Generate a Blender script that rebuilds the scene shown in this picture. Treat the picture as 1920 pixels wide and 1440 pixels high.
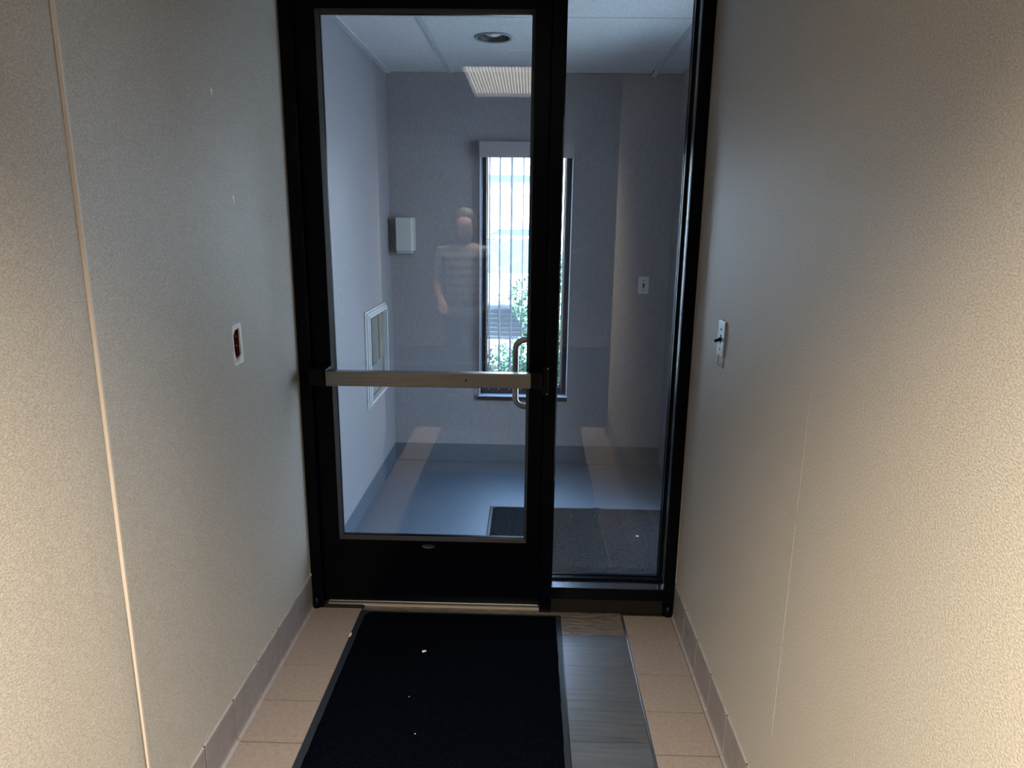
import bpy, bmesh, math, random
from mathutils import Vector, Matrix
random.seed(7)
S = bpy.context.scene
for o in list(bpy.data.objects): bpy.data.objects.remove(o)
COL = S.collection
PI = math.pi

# ------------------------------------------------------------------ camera
cam_d = bpy.data.cameras.new('camera'); cam = bpy.data.objects.new('camera', cam_d); COL.objects.link(cam)
S.camera = cam
cam_d.sensor_fit = 'HORIZONTAL'; cam_d.sensor_width = 36.0; cam_d.lens = 1303.11 / 1920 * 36
cam_d.clip_start = 0.02; cam_d.clip_end = 300
R_ = Vector((0.99956507, 0.02688263, 0.01212376)); U_ = Vector((-0.01793304, 0.22773228, 0.97355863)); F_ = Vector((-0.02341085, 0.97335262, -0.22811532))
M = Matrix.Identity(4)
for i in range(3):
    M[i][0] = R_[i]; M[i][1] = U_[i]; M[i][2] = -F_[i]
M.translation = (1.0387, -2.6179, 1.5927)
cam.matrix_world = M

# ------------------------------------------------------------------ view / world
S.view_settings.view_transform = 'Standard'; S.view_settings.look = 'None'
S.view_settings.exposure = 0.0; S.view_settings.gamma = 1.0; S.view_settings.use_curve_mapping = False
S.cycles.use_denoising = True
S.cycles.max_bounces = 10; S.cycles.diffuse_bounces = 6; S.cycles.glossy_bounces = 5
S.cycles.transparent_max_bounces = 24; S.cycles.sample_clamp_indirect = 6.0
S.cycles.caustics_reflective = False; S.cycles.caustics_refractive = False
SKY = 12.0
w = bpy.data.worlds.new('daylight'); S.world = w; w.use_nodes = True
nt = w.node_tree; bg = nt.nodes['Background']
tc = nt.nodes.new('ShaderNodeTexCoord'); sx = nt.nodes.new('ShaderNodeSeparateXYZ'); cr = nt.nodes.new('ShaderNodeValToRGB')
nt.links.new(tc.outputs['Generated'], sx.inputs[0]); nt.links.new(sx.outputs['Z'], cr.inputs[0]); nt.links.new(cr.outputs[0], bg.inputs[0])
cr.color_ramp.elements[0].position = 0.0; cr.color_ramp.elements[0].color = (0.70, 0.86, 1.0, 1)
cr.color_ramp.elements[1].position = 0.8; cr.color_ramp.elements[1].color = (0.36, 0.60, 1.0, 1)
bg.inputs[1].default_value = SKY

def area(name, loc, rot, sx_, sy_, power=0, color=(1, 1, 1), spread=PI, portal=False):
    l = bpy.data.lights.new(name, 'AREA'); l.shape = 'RECTANGLE'; l.size = sx_; l.size_y = sy_
    l.energy = power; l.color = color; l.spread = spread
    if portal: l.cycles.is_portal = True
    o = bpy.data.objects.new(name, l); o.location = loc; o.rotation_euler = rot; COL.objects.link(o); return o
sun_d = bpy.data.lights.new('sun', 'SUN'); sun_d.energy = 88; sun_d.angle = math.radians(.6); sun_d.color = (.76, .89, 1.0)
sun = bpy.data.objects.new('sun', sun_d); COL.objects.link(sun)
sun.rotation_euler = Vector((.22, .42, -1.0)).to_track_quat('-Z', 'Y').to_euler()
# ceiling fixture of the corridor (its tubes, above the louvre), and sampling portals in the two daylight openings
TROF = (0.83, -3.05, 2.63)
area('troffer_tubes', (TROF[0], TROF[1], TROF[2] + 0.02), (0, 0, 0), 0.50, 1.12, 205, (1.0, 0.865, 0.675), math.radians(113))
area('window_portal', (1.003, 2.03, 1.23), (math.radians(-90), 0, 0), 0.58, 1.55, portal=True)
area('entrance_portal', (1.985, 0.67, 1.1), (0, math.radians(90), 0), 2.2, .86, portal=True)

# ------------------------------------------------------------------ materials
def mat(name, color=(.5, .5, .5), rough=.6, metal=0.0, spec=.5, emit=None, es=0, coat=0.0):
    m = bpy.data.materials.new(name); m.use_nodes = True
    b = m.node_tree.nodes['Principled BSDF']
    b.inputs['Base Color'].default_value = (*color, 1); b.inputs['Roughness'].default_value = rough
    b.inputs['Metallic'].default_value = metal; b.inputs['Specular IOR Level'].default_value = spec
    b.inputs['Coat Weight'].default_value = coat
    if emit: b.inputs['Emission Color'].default_value = (*emit, 1); b.inputs['Emission Strength'].default_value = es
    return m
def nn(m, t): return m.node_tree.nodes.new(t)
def lk(m, a, b): m.node_tree.links.new(a, b)
def noisy(m, c1, c2, scale=(50, 50, 50), detail=3, bump=0.0, dist=0.002, lo=.3, hi=.7, rough=None, tex='noise', amt=None):
    """object-space noise between two colours plus bump"""
    b = m.node_tree.nodes['Principled BSDF']
    t = nn(m, 'ShaderNodeTexCoord'); mp = nn(m, 'ShaderNodeMapping'); mp.inputs['Scale'].default_value = scale
    n = nn(m, 'ShaderNodeTexNoise'); n.inputs['Scale'].default_value = 1; n.inputs['Detail'].default_value = detail; n.inputs['Roughness'].default_value = .6
    r = nn(m, 'ShaderNodeValToRGB'); r.color_ramp.elements[0].position = lo; r.color_ramp.elements[1].position = hi
    r.color_ramp.elements[0].color = (*c1, 1); r.color_ramp.elements[1].color = (*c2, 1)
    lk(m, t.outputs['Object'], mp.inputs[0]); lk(m, mp.outputs[0], n.inputs[0]); lk(m, n.outputs[0], r.inputs[0]); lk(m, r.outputs[0], b.inputs['Base Color'])
    if bump:
        bp = nn(m, 'ShaderNodeBump'); bp.inputs['Strength'].default_value = bump; bp.inputs['Distance'].default_value = dist
        lk(m, n.outputs[0], bp.inputs['Height']); lk(m, bp.outputs[0], b.inputs['Normal'])
    return m
wall_m = mat('woven_vinyl_wallcovering', rough=.42, spec=.35)
noisy(wall_m, (.38, .352, .312), (.54, .505, .455), (230, 230, 300), 3, .9, .0012, .38, .64)
vest_m = mat('shade_greyed_wallcovering', rough=.45, spec=.35)  # same wallcovering as the corridor, with bluish vestibule shade put into its colour
noisy(vest_m, (.275, .27, .29), (.35, .345, .37), (130, 130, 50), 4, .18, .001, .3, .7)
ceil_m = mat('fissured_ceiling_tile', rough=.9, spec=.2)
noisy(ceil_m, (.68, .69, .69), (.86, .87, .87), (110, 110, 110), 4, .5, .002, .32, .62)
plain_ceil = mat('painted_board', (.40, .39, .37), .9)
black_m = mat('black_anodised_aluminium', (.0042, .0052, .008), .30, 0.0, .07)
noisy(black_m, (.0008, .0012, .0028), (.0014, .0019, .0038), (8, 8, 30), 2)
brown_m = mat('dark_bronze_base_strip', (.010, .0085, .0075), .6, 0.0, .12)
beadm = mat('bronze_glazing_bead', (.036, .034, .032), .5, 0, .2)
sheen_m = mat('window_sheen_metal', (.16, .17, .185), .26, 1.0)  # brighter than the black frame, stands in for daylight sheen on it
steel_m = mat('brushed_stainless', (.40, .37, .33), .34, 1.0)
noisy(steel_m, (.22, .212, .205), (.31, .298, .288), (4, 60, 500), 3, .12, .0004)
alu_m = mat('mill_aluminium', (.52, .51, .47), .32, 1.0)
white_m = mat('white_enamel', (.62, .64, .65), .4)
cream_m = mat('cream_plastic', (.55, .55, .53), .45)
tile_m = mat('mauve_quarry_tile', rough=.5, spec=.4)
noisy(tile_m, (.165, .137, .124), (.222, .186, .170), (70, 70, 70), 8, .3, .0006, .3, .75)
cove_m = mat('grey_mauve_cove_tile', rough=.42, spec=.45)
noisy(cove_m, (.215, .195, .196), (.29, .265, .265), (22, 22, 22), 7, .15, .0006, .3, .75)
grout_m = mat('dark_grout', (.022, .019, .018), .9, 0, .1)
caulk_m = mat('cream_caulk', (.32, .28, .25), .7)
rubber_m = mat('black_mat_rubber', (.010, .014, .020), .38, 0, .5)
blue_rub = mat('blue_grey_rubber_base', (.10, .135, .175), .42, 0, .4)
grey_floor = mat('blue_grey_sheet_floor', rough=.45, spec=1.0)
noisy(grey_floor, (.085, .115, .155), (.15, .19, .24), (150, 150, 150), 5, .18, .0006, .3, .7)
box_m = mat('oxblood_junction_box', (.13, .012, .022), .55)
dark_m = mat('black_plastic', (.0025, .003, .004), .35, 0, .12)
gyp_m = mat('torn_plaster_paper', (.62, .60, .57), .9)
plast_m = mat('bare_white_plaster', (.80, .83, .83), .85)
crumb_m = mat('pale_crumb', (.6, .56, .46), .8)
slat_m = mat('vinyl_blind_slat', (.10, .115, .15), .6, 0, .2)
conc_m = mat('pale_concrete', (.46, .45, .43), .9)
noisy(conc_m, (.40, .39, .37), (.52, .51, .49), (3, 3, 3), 5)
stucco_m = mat('white_stucco', (.75, .75, .73), .9)
carpaint = mat('white_car_paint', (.62, .64, .66), .25, 0, .5, coat=.6)
grille_m = mat('dark_grille', (.02, .028, .045), .4)
chrome_m = mat('chrome', (.35, .38, .42), .18, 1.0)
carglass = mat('tinted_car_glass', (.030, .055, .075), .08)
tyre_m = mat('tyre_rubber', (.01, .01, .01), .8)
leaf_m = mat('green_leaf', rough=.5)
noisy(leaf_m, (.035, .095, .060), (.11, .23, .15), (9, 9, 9), 3)
grass_m = mat('bright_green_leaf', rough=.5)
noisy(grass_m, (.045, .12, .05), (.14, .28, .13), (12, 12, 12), 3)
bark_m = mat('brown_twig', (.03, .02, .014), .8)
lens_m = mat('lit_acrylic_lens', (.8, .8, .75), .5, emit=(1.0, .95, .85), es=5)
bulb_m = mat('frosted_lamp_glass', (.75, .78, .78), .25)
can_m = mat('black_downlight_baffle', (.03, .034, .04), .45)
ring_m = mat('grey_downlight_ring', (.30, .33, .36), .4)

def carpet(name, c1, c2, scale=240):
    m = mat(name, rough=1.0, spec=.0); noisy(m, c1, c2, (scale, scale, scale), 5, 1.0, .004, .35, .68)
    return m
mat1_m = carpet('black_navy_carpet_pile', (.0003, .0005, .0014), (.0032, .0042, .0078))
mat2_m = carpet('charcoal_navy_carpet_pile', (.006, .007, .009), (.042, .044, .048), 170)

def glass_mat(name, tint=(.93, .97, .97), f0=.075):
    m = bpy.data.materials.new(name); m.use_nodes = True; N = m.node_tree.nodes; N.clear()
    out = N.new('ShaderNodeOutputMaterial'); tr = N.new('ShaderNodeBsdfTransparent'); gl = N.new('ShaderNodeBsdfGlossy'); mx = N.new('ShaderNodeMixShader')
    lw = N.new('ShaderNodeLayerWeight'); lw.inputs[0].default_value = .5
    p = N.new('ShaderNodeMath'); p.operation = 'POWER'; p.inputs[1].default_value = 5
    ma = N.new('ShaderNodeMath'); ma.operation = 'MULTIPLY_ADD'; ma.inputs[1].default_value = 1 - f0; ma.inputs[2].default_value = f0
    tr.inputs[0].default_value = (*tint, 1); gl.inputs[0].default_value = (1, 1, 1, 1); gl.inputs[1].default_value = 0.0
    L = m.node_tree.links
    L.new(lw.outputs['Facing'], p.inputs[0]); L.new(p.outputs[0], ma.inputs[0]); L.new(ma.outputs[0], mx.inputs[0])
    L.new(tr.outputs[0], mx.inputs[1]); L.new(gl.outputs[0], mx.inputs[2]); L.new(mx.outputs[0], out.inputs[0])
    return m
glass_m = glass_mat('clear_glazing', (.98, .985, .985), .034)

def plank_mat(name, c1, c2, cath=False):
    """vinyl plank: grain runs along x"""
    m = mat(name, rough=.30, spec=1.0, coat=1.0); m.node_tree.nodes['Principled BSDF'].inputs['Coat Roughness'].default_value = .22; b = m.node_tree.nodes['Principled BSDF']
    t = nn(m, 'ShaderNodeTexCoord'); mp = nn(m, 'ShaderNodeMapping'); mp.inputs['Scale'].default_value = (4, 75, 5) if not cath else (7, 42, 5)
    wv = nn(m, 'ShaderNodeTexNoise'); wv.inputs['Scale'].default_value = 1.0; wv.inputs['Detail'].default_value = 7; wv.inputs['Roughness'].default_value = .7
    wv.inputs['Distortion'].default_value = 2.6 if cath else .35
    r = nn(m, 'ShaderNodeValToRGB'); r.color_ramp.elements[0].position = .36; r.color_ramp.elements[1].position = .66
    r.color_ramp.elements[0].color = (*c1, 1); r.color_ramp.elements[1].color = (*c2, 1)
    lk(m, t.outputs['Object'], mp.inputs[0]); lk(m, mp.outputs[0], wv.inputs[0]); lk(m, wv.outputs[0], r.inputs[0]); lk(m, r.outputs[0], b.inputs['Base Color'])
    bp = nn(m, 'ShaderNodeBump'); bp.inputs['Strength'].default_value = .3; bp.inputs['Distance'].default_value = .0008
    lk(m, wv.outputs[0], bp.inputs['Height']); lk(m, bp.outputs[0], b.inputs['Normal'])
    return m
plank_m = [plank_mat('brown_oak_vinyl_plank', (.034, .028, .024), (.19, .165, .14), True),
           plank_mat('grey_vinyl_plank', (.036, .043, .054), (.078, .087, .103)),
           plank_mat('slate_grey_vinyl_plank', (.034, .040, .050), (.074, .081, .095)),
           plank_mat('dark_grey_vinyl_plank', (.027, .031, .038), (.076, .082, .092))]

# ------------------------------------------------------------------ mesh helpers
def bx(bm, x0, x1, y0, y1, z0, z1, mi=0):
    v = [bm.verts.new(p) for p in ((x0, y0, z0), (x1, y0, z0), (x1, y1, z0), (x0, y1, z0), (x0, y0, z1), (x1, y0, z1), (x1, y1, z1), (x0, y1, z1))]
    fs = []
    for f in ((0, 3, 2, 1), (4, 5, 6, 7), (0, 1, 5, 4), (1, 2, 6, 5), (2, 3, 7, 6), (3, 0, 4, 7)):
        ff = bm.faces.new([v[i] for i in f]); ff.material_index = mi; fs.append(ff)
    return fs
def prism(bm, pts, axis, a, b, mi=0):
    """extrude a 2D outline (list of (u,v)) along axis from a to b"""
    def P(u, v, t): return {'x': (t, u, v), 'y': (u, t, v), 'z': (u, v, t)}[axis]
    A = [bm.verts.new(P(u, v, a)) for u, v in pts]; B = [bm.verts.new(P(u, v, b)) for u, v in pts]
    n = len(pts); fs = [bm.faces.new(A[::-1]), bm.faces.new(B)]
    for i in range(n): fs.append(bm.faces.new((A[i], A[(i + 1) % n], B[(i + 1) % n], B[i])))
    for f in fs: f.material_index = mi
def tube(bm, pts, r, seg=14, cap=True, mi=0):
    rings = []
    pts = [Vector(p) for p in pts]
    up = None
    for i, p in enumerate(pts):
        d = (pts[min(i + 1, len(pts) - 1)] - pts[max(i - 1, 0)]).normalized()
        if up is None: up = d.orthogonal().normalized()
        up = (up - d * up.dot(d)).normalized(); s = d.cross(up)
        rr = r[i] if isinstance(r, (list, tuple)) else r
        rings.append([bm.verts.new(p + (up * math.cos(2 * PI * k / seg) + s * math.sin(2 * PI * k / seg)) * rr) for k in range(seg)])
    for a, b in zip(rings, rings[1:]):
        for k in range(seg):
            f = bm.faces.new((a[k], a[(k + 1) % seg], b[(k + 1) % seg], b[k])); f.smooth = True; f.material_index = mi
    if cap: bm.faces.new(rings[0][::-1]); bm.faces.new(rings[-1])
def lathe(bm, prof, c, axis='z', seg=40, mi=0, close=False):
    rings = []
    for r, h in prof:
        ring = []
        for k in range(seg):
            a = 2 * PI * k / seg; u, v = r * math.cos(a), r * math.sin(a)
            q = {'z': (u, v, h), 'y': (u, h, v), 'x': (h, u, v)}[axis]
            ring.append(bm.verts.new((c[0] + q[0], c[1] + q[1], c[2] + q[2])))
        rings.append(ring)
    for a, b in zip(rings, rings[1:]):
        for k in range(seg):
            f = bm.faces.new((a[k], a[(k + 1) % seg], b[(k + 1) % seg], b[k])); f.smooth = True; f.material_index = mi
    bm.faces.new(rings[0][::-1]); bm.faces.new(rings[-1])
def NB(): return bmesh.new()
def obj(name, bm, m, parent=None, bevel=0.0, seg=2, recalc=True):
    if recalc: bmesh.ops.recalc_face_normals(bm, faces=bm.faces)
    me = bpy.data.meshes.new(name); bm.to_mesh(me); bm.free()
    for x in (m if isinstance(m, (list, tuple)) else [m]): me.materials.append(x)
    o = bpy.data.objects.new(name, me); COL.objects.link(o)
    if parent: o.parent = parent; o.matrix_parent_inverse = parent.matrix_world.inverted() if False else Matrix.Translation(-parent.location)
    if bevel:
        b = o.modifiers.new('bevel', 'BEVEL'); b.width = bevel; b.segments = seg; b.limit_method = 'ANGLE'; b.angle_limit = math.radians(40)
    return o
def struct(name, bm, m, label=None, parent=None, **k):
    o = obj(name, bm, m, parent, **k)
    if not parent: o['kind'] = 'structure'
    if label: o['label'] = label
    return o
def tag(o, label, cat, group=None):
    o['label'] = label; o['category'] = cat
    if group: o['group'] = group
    return o
def empty(name, loc, label=None, cat=None, group=None, kind=None):
    o = bpy.data.objects.new(name, None); o.location = loc; o.empty_display_size = .05; COL.objects.link(o)
    if label: o['label'] = label
    if cat: o['category'] = cat
    if group: o['group'] = group
    if kind: o['kind'] = kind
    return o
def box(name, m, parent, *d, bevel=0.0, label=None):
    bm = NB(); bx(bm, *d); o = obj(name, bm, m, parent, bevel)
    if label: o['label'] = label
    return o

XL, XR = .1450, 1.6610          # wall faces
YB = 1.8649; ZC = 2.4567        # vestibule back wall, ceiling
XV = 1.925                      # vestibule right wall
YN = -1.222                     # left wall corner

# ------------------------------------------------------------------ floor
bm = NB(); bx(bm, -1.7, 4.2, -6.2, .115, -.16, -.0045); struct('floor', bm, grout_m, 'grouted slab under the corridor tiles')
P_ = .1944; OL, ORR = -.1971, -.2008
def tiles(name, x0, x1, off, rows, y_end, label):
    bm = NB(); g = .0028
    for k in range(rows):
        ya, yb = off - (k) * P_ + g, off - (k - 1) * P_ - g
        yb = min(yb, y_end)
        if yb - ya < .01: continue
        bx(bm, x0, x1, ya, yb, -.006, 0)
    o = struct(name, bm, tile_m, label, bevel=.0006)
tiles('floor_tiles', .1585, .3575, OL, 13, .034, 'row of mauve floor tiles along the left wall')
o = tiles('floor_tiles', 1.4495, 1.6455, ORR, 13, .0, 'row of mauve floor tiles along the right wall')
bm = NB(); bx(bm, .1585, .3575, -.0005, .034, -.006, 0)
# planks across the middle
edges = [.09, -.157, -.352, -.545, -.737, -.93, -1.12, -1.31, -1.5, -1.69, -1.88, -2.07, -2.26, -2.45]
bm.free(); bm = NB()
order = [0, 1, 2, 3, 1, 2, 1, 3, 2, 1, 3, 1, 2]
for i in range(len(edges) - 1):
    bx(bm, .3655, 1.4395, edges[i + 1] + .0010, edges[i] - .0010, -.006, -.0006, order[i])
struct('floor_planks', bm, plank_m, 'grey wood-look vinyl planks laid across the corridor')
trim_alu = mat('bright_aluminium_edge', (.75, .78, .78), .22, 1.0)
def trim(n, x0, x1, s):
    bm = NB(); bx(bm, x0, x1, -2.5, 0.0 if s > 0 else .03, -.004, .0012)
    xm = (x0 + x1) / 2; bx(bm, xm - .0015, xm + .0015, -2.5, 0.0 if s > 0 else .03, .0005, .0022)
    struct(n, bm, trim_alu, 'thin aluminium edge strip beside the ' + ('right' if s > 0 else 'left') + ' tile row')
trim('trim_1', .3575, .3655, -1); trim('trim_2', 1.4400, 1.4490, 1)

# ------------------------------------------------------------------ walls
def wall_with_hole(name, m, label, axis, face, back, u0, u1, z0, z1, h=None):
    """axis 'x': wall plane x=face..back running along y; 'y': plane y"""
    bm = NB()
    def put(a, b, c, d):
        if b - a < 1e-4 or d - c < 1e-4: return
        if axis == 'x': bx(bm, min(face, back), max(face, back), a, b, c, d)
        else: bx(bm, a, b, min(face, back), max(face, back), c, d)
    if h is None: put(u0, u1, z0, z1)
    else:
        a, b, c, d = h
        put(u0, a, z0, z1); put(b, u1, z0, z1); put(a, b, z0, c); put(a, b, d, z1)
    bmesh.ops.remove_doubles(bm, verts=bm.verts, dist=1e-5)
    return struct(name, bm, m, label)
ZT = 2.90
# corridor left wall, with a hole behind the broken switch box
wl = wall_with_hole('wall_left', wall_m, 'beige left corridor wall beside the door', 'x', XL, XL - .14, YN, 0.06, -.1, ZT, (-.5625, -.512, 1.176, 1.262))
# near part of the left wall: stands back a little and bows away from the corner
bm = NB(); bx(bm, XR + .14, 4.2, -2.45, -2.31, -.1, ZT); struct('wall_right_near', bm, wall_m, 'beige wall turning away to the right behind the camera')
bm = NB(); bx(bm, 4.06, 4.2, -6.2, -2.45, -.1, ZT); struct('wall_side', bm, wall_m, 'beige side wall of the room behind the camera')
bm = NB()
prof = [(YN - .0005, XL - .0055), (-1.235, XL - .0045), (-1.25, XL - .0048), (-1.275, XL - .0075), (-1.32, XL - .014), (-1.45, XL - .037), (-1.8, XL - .100), (-2.4, XL - .205), (-2.6, XL - .245), (-3.4, XL - 1.4), (-6.2, XL - 1.45)]
pts = [(x, y) for y, x in prof] + [(XL - 1.62, -6.2), (XL - 1.62, -3.0), (XL - .4, YN - .0005)]
prism(bm, pts, 'z', -.1, ZT)
struct('wall_left_near', bm, wall_m, 'brightly lit near part of the left corridor wall')
# corner bead between the two
bm = NB()
zs = [0, .3, .6, .9, 1.2, 1.5, 1.8, 2.1, ZT]; wd = [.0012, .0022, .0032, .0055, .0075, .0068, .0045, .0035, .003]
ys = [-.0, -.001, -.001, .0, .001, .001, 0, .0, 0]
front = []; 
for z, d, yy in zip(zs, wd, ys):
    front.append([bm.verts.new(p) for p in ((XL + .0008, YN + .002 + yy, z), (XL + .0008, YN - .004 + yy, z), (XL - d, YN - .0075 + yy, z), (XL - d - .004, YN + .002, z))])
for a, b in zip(front, front[1:]):
    for k in range(4): bm.faces.new((a[k], a[(k + 1) % 4], b[(k + 1) % 4], b[k]))
bm.faces.new(front[0]); bm.faces.new(front[-1][::-1])
struct('trim_3', bm, mat('cream_corner_bead', (.62, .54, .47), .5), 'cream paper edge standing up along the left wall seam')
wall_with_hole('wall_right', wall_m, 'beige right corridor wall with the light switch', 'x', XR, XR + .14, -2.45, 0.115, -.1, ZT)
# hair-line seam of the right wallcovering
bm = NB()
for z0, z1 in ((1.40, 1.52), (.95, 1.26), (.62, .92), (.35, .60)):
    bx(bm, XR - .0004, XR + .001, -1.113 - .0004, -1.113 + .0004, z0, z1)
struct('trim_4', bm, mat('pale_seam_edge', (.50, .47, .41), .6), 'faint vertical seam in the right wallcovering')
wall_with_hole('wall_back', wall_m, 'corridor end wall behind the camera', 'y', -6.2, -6.34, -1.6, 4.2, -.1, ZT)
bm = NB(); T = TROF
for a in ((-1.6, T[0] - .305, -6.2, .10), (T[0] + .305, 4.2, -6.2, .10), (T[0] - .305, T[0] + .305, -6.2, T[1] - .61), (T[0] - .305, T[0] + .305, T[1] + .61, .10)):
    bx(bm, a[0], a[1], a[2], a[3], 2.63, 2.70)
struct('ceiling', bm, plain_ceil, 'corridor ceiling overhead')
# fixture
trf = empty('ceiling_light', (T[0], T[1], 2.63), 'recessed corridor ceiling light with ribbed lens above the camera', 'ceiling light')
bm = NB()
bx(bm, T[0] - .3, T[0] + .3, T[1] - .605, T[1] + .605, 2.715, 2.725)
bx(bm, T[0] - .3, T[0] - .29, T[1] - .605, T[1] + .605, 2.632, 2.715); bx(bm, T[0] + .29, T[0] + .3, T[1] - .605, T[1] + .605, 2.632, 2.715)
bx(bm, T[0] - .29, T[0] + .29, T[1] - .605, T[1] - .595, 2.632, 2.715); bx(bm, T[0] - .29, T[0] + .29, T[1] + .595, T[1] + .605, 2.632, 2.715)
obj('housing', bm, white_m, trf)
bm = NB()
for i in range(24):
    x = T[0] - .275 + i * .55 / 23
    prism(bm, [(x - .0055, 2.666), (x + .0055, 2.666), (x, 2.655)], 'y', T[1] - .59, T[1] + .59)
obj('lens', bm, lens_m, trf)

# vestibule walls
wall_with_hole('wall_left_vestibule', vest_m, 'pale left wall of the vestibule', 'x', .1463, .1463 - .14, .06, YB, -.1, ZT, (1.13, 1.565, .60, 1.065))
wall_with_hole('wall_far', vest_m, 'grey far wall of the vestibule around the window', 'y', YB, YB + .15, -.1, 2.2, -.1, ZT, (.713, 1.294, .462, 2.03))
wall_with_hole('wall_right_vestibule', vest_m, 'right wall of the vestibule with the entrance opening', 'x', XV, XV + .12, .115, YB, -.1, ZT, (.24, 1.10, -.1, 2.2))
bm = NB(); bx(bm, XR, XV + .12, .115, .20, -.1, ZT)
struct('wall_return', bm, vest_m, 'short wall return behind the right door jamb')
bm = NB(); bx(bm, 0, XV + .14, .115, YB + .15, -.16, -.001)
struct('floor_vestibule', bm, grey_floor, 'blue grey sheet floor of the vestibule')
# ceiling tiles with T-bar grid
def ring_tile(bm, x0, x1, y0, y1, z0, z1, cx, cy, r, n=64):
    def edge(a):
        dx, dy = math.cos(a), math.sin(a); t = 1e9
        if dx > 1e-9: t = min(t, (x1 - cx) / dx)
        if dx < -1e-9: t = min(t, (x0 - cx) / dx)
        if dy > 1e-9: t = min(t, (y1 - cy) / dy)
        if dy < -1e-9: t = min(t, (y0 - cy) / dy)
        return (cx + dx * t, cy + dy * t)
    angs = sorted([2 * PI * k / n for k in range(n)] + [math.atan2(y - cy, x - cx) % (2 * PI) for x in (x0, x1) for y in (y0, y1)])
    L = []
    for z, inner in ((z0, 0), (z0, 1), (z1, 1), (z1, 0)):
        L.append([bm.verts.new(((cx + r * math.cos(a)), cy + r * math.sin(a), z) if inner else (*edge(a), z)) for a in angs])
    m_ = len(angs)
    for A, B in zip(L, L[1:] + L[:1]):
        for k in range(m_): bm.faces.new((A[k], A[(k + 1) % m_], B[(k + 1) % m_], B[k]))
bm = NB()
gx = [-.6838, .5352, 1.7542, 2.9732]; gy = [YB, 1.3152, .7052, .0952]
for i in range(3):
    for j in range(3):
        x0, x1 = max(gx[i] + .013, .15), min(gx[i + 1] - .013, XV - .003); y1, y0 = gy[j] - (.002 if j else .0), gy[j + 1] + .0035
        off = .012 if i == 2 else 0
        y0 += off if j < 2 else 0
        if j: y1 += off - .001
        if (i, j) == (1, 1): ring_tile(bm, x0, x1, max(y0, .12), y1 - .0015, ZC + .004, ZC + .02, .839, 1.045, .0815)
        else: bx(bm, x0, x1, max(y0, .12), y1 - .0015, ZC + .004, ZC + .02)
for a in ((.0, .75, .115, YB + .1), (.93, 2.1, .115, YB + .1), (.75, .93, .115, .955), (.75, .93, 1.135, YB + .1)): bx(bm, a[0], a[1], a[2], a[3], ZC + .0205, ZC + .2)
bx(bm, .0, 2.1, .115, YB + .1, ZC + .2, ZC + .23)
ceil2 = struct('ceiling_vestibule', bm, ceil_m, 'white acoustic tile ceiling of the vestibule', bevel=.003, seg=1)
bm = NB()
bx(bm, gx[1] - .013, gx[1] + .013, .12, YB, ZC - .003, ZC + .010)
prism(bm, [(.12, ZC - .003), (1.55, ZC - .003), (YB - .01, ZC - .018), (YB - .01, ZC - .010), (1.55, ZC + .008), (.12, ZC + .008)], 'x', gx[2] - .013, gx[2] + .013)
bx(bm, .1463, .172, .12, YB, ZC - .004, ZC + .006)
struct('trim_5', bm, mat('white_ceiling_grid', (.62, .65, .66), .5), 'white metal ceiling grid runners of the vestibule')
# vestibule rubber base
bm = NB()
bx(bm, .1463, .1493, .12, YB, 0, .121); bx(bm, .1463, .156, .12, YB, 0, .008)
struct('baseboard_left', bm, blue_rub, 'blue grey rubber base on the vestibule left wall', bevel=.002)
bm = NB(); bx(bm, .15, XV, YB - .003, YB, 0, .121); bx(bm, .15, XV, YB - .011, YB, 0, .008)
struct('baseboard_far', bm, blue_rub, 'blue grey rubber base under the vestibule window', bevel=.002)

# cove tiles of the corridor
def cove(name, x, s, off, rows, label):
    bm = NB(); g = .0027
    f = .0052
    prof = [(0, .148), (.0022, .1475), (.0045, .1450), (f, .141), (f, .020), (f + .0015, .010), (f + .006, .0035), (f + .0085, .0008), (f + .0085, -.004), (0, -.004)]
    for k in range(rows):
        ya, yb = off - k * P_ + g, min(off - (k - 1) * P_ - g, -.0015)
        if yb - ya < .01: continue
        if s > 0 and ya < YN - .3: break
        prism(bm, [(x + s * u, v) for u, v in prof], 'y', ya, yb)
    return struct(name, bm, cove_m, label)
cove('baseboard_near_left', XL, 1, OL, 7, 'cove tile base along the left corridor wall')
cove('baseboard_near_right', XR, -1, ORR, 12, 'cove tile base along the right corridor wall')
bm = NB()
bx(bm, XL, XL + .0035, -1.5, 0, -.004, .1462)
bx(bm, XR - .0035, XR, -2.4, 0, -.004, .1462)
struct('trim_6', bm, grout_m, 'grout behind the cove tiles')

# ------------------------------------------------------------------ door frame + sidelight (structure)
JL, JR = .1465, 1.6582
fr = empty('door_frame', (.9, .05, 0), 'black aluminium door and sidelight frame filling the corridor end', kind='structure')
D0, D1 = 0.0, .115
def fbox(name, *d, m=black_m, bevel=.0015, label=None):
    return box(name, m, fr, *d, bevel=bevel, label=label)
fbox('jamb', JL, .192, D0, D1, 0, 2.46)
fbox('door_stop', .192, .204, .082, .100, 0, 2.41)
fbox('door_stop', 1.0900, 1.101, .082, .100, 0, 2.41)
fbox('jamb', 1.6124, JR, D0, D1, 0, 2.46)
fbox('mullion', 1.101, 1.1485, D0, D1, 0, 2.46)
fbox('head', .192, 1.101, D0, D1, 2.41, 2.46)
fbox('head', 1.1485, 1.6124, D0, D1, 2.41, 2.46)
fbox('bottom_rail', 1.1485, 1.6124, D0, D1, .065, .114)
box('rail_sheen_strip', sheen_m, fr, 1.1490, 1.6120, .003, .0655, .1140, .1152)  # added strip: brighter metal puts the window's sheen on the rail top
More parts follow.
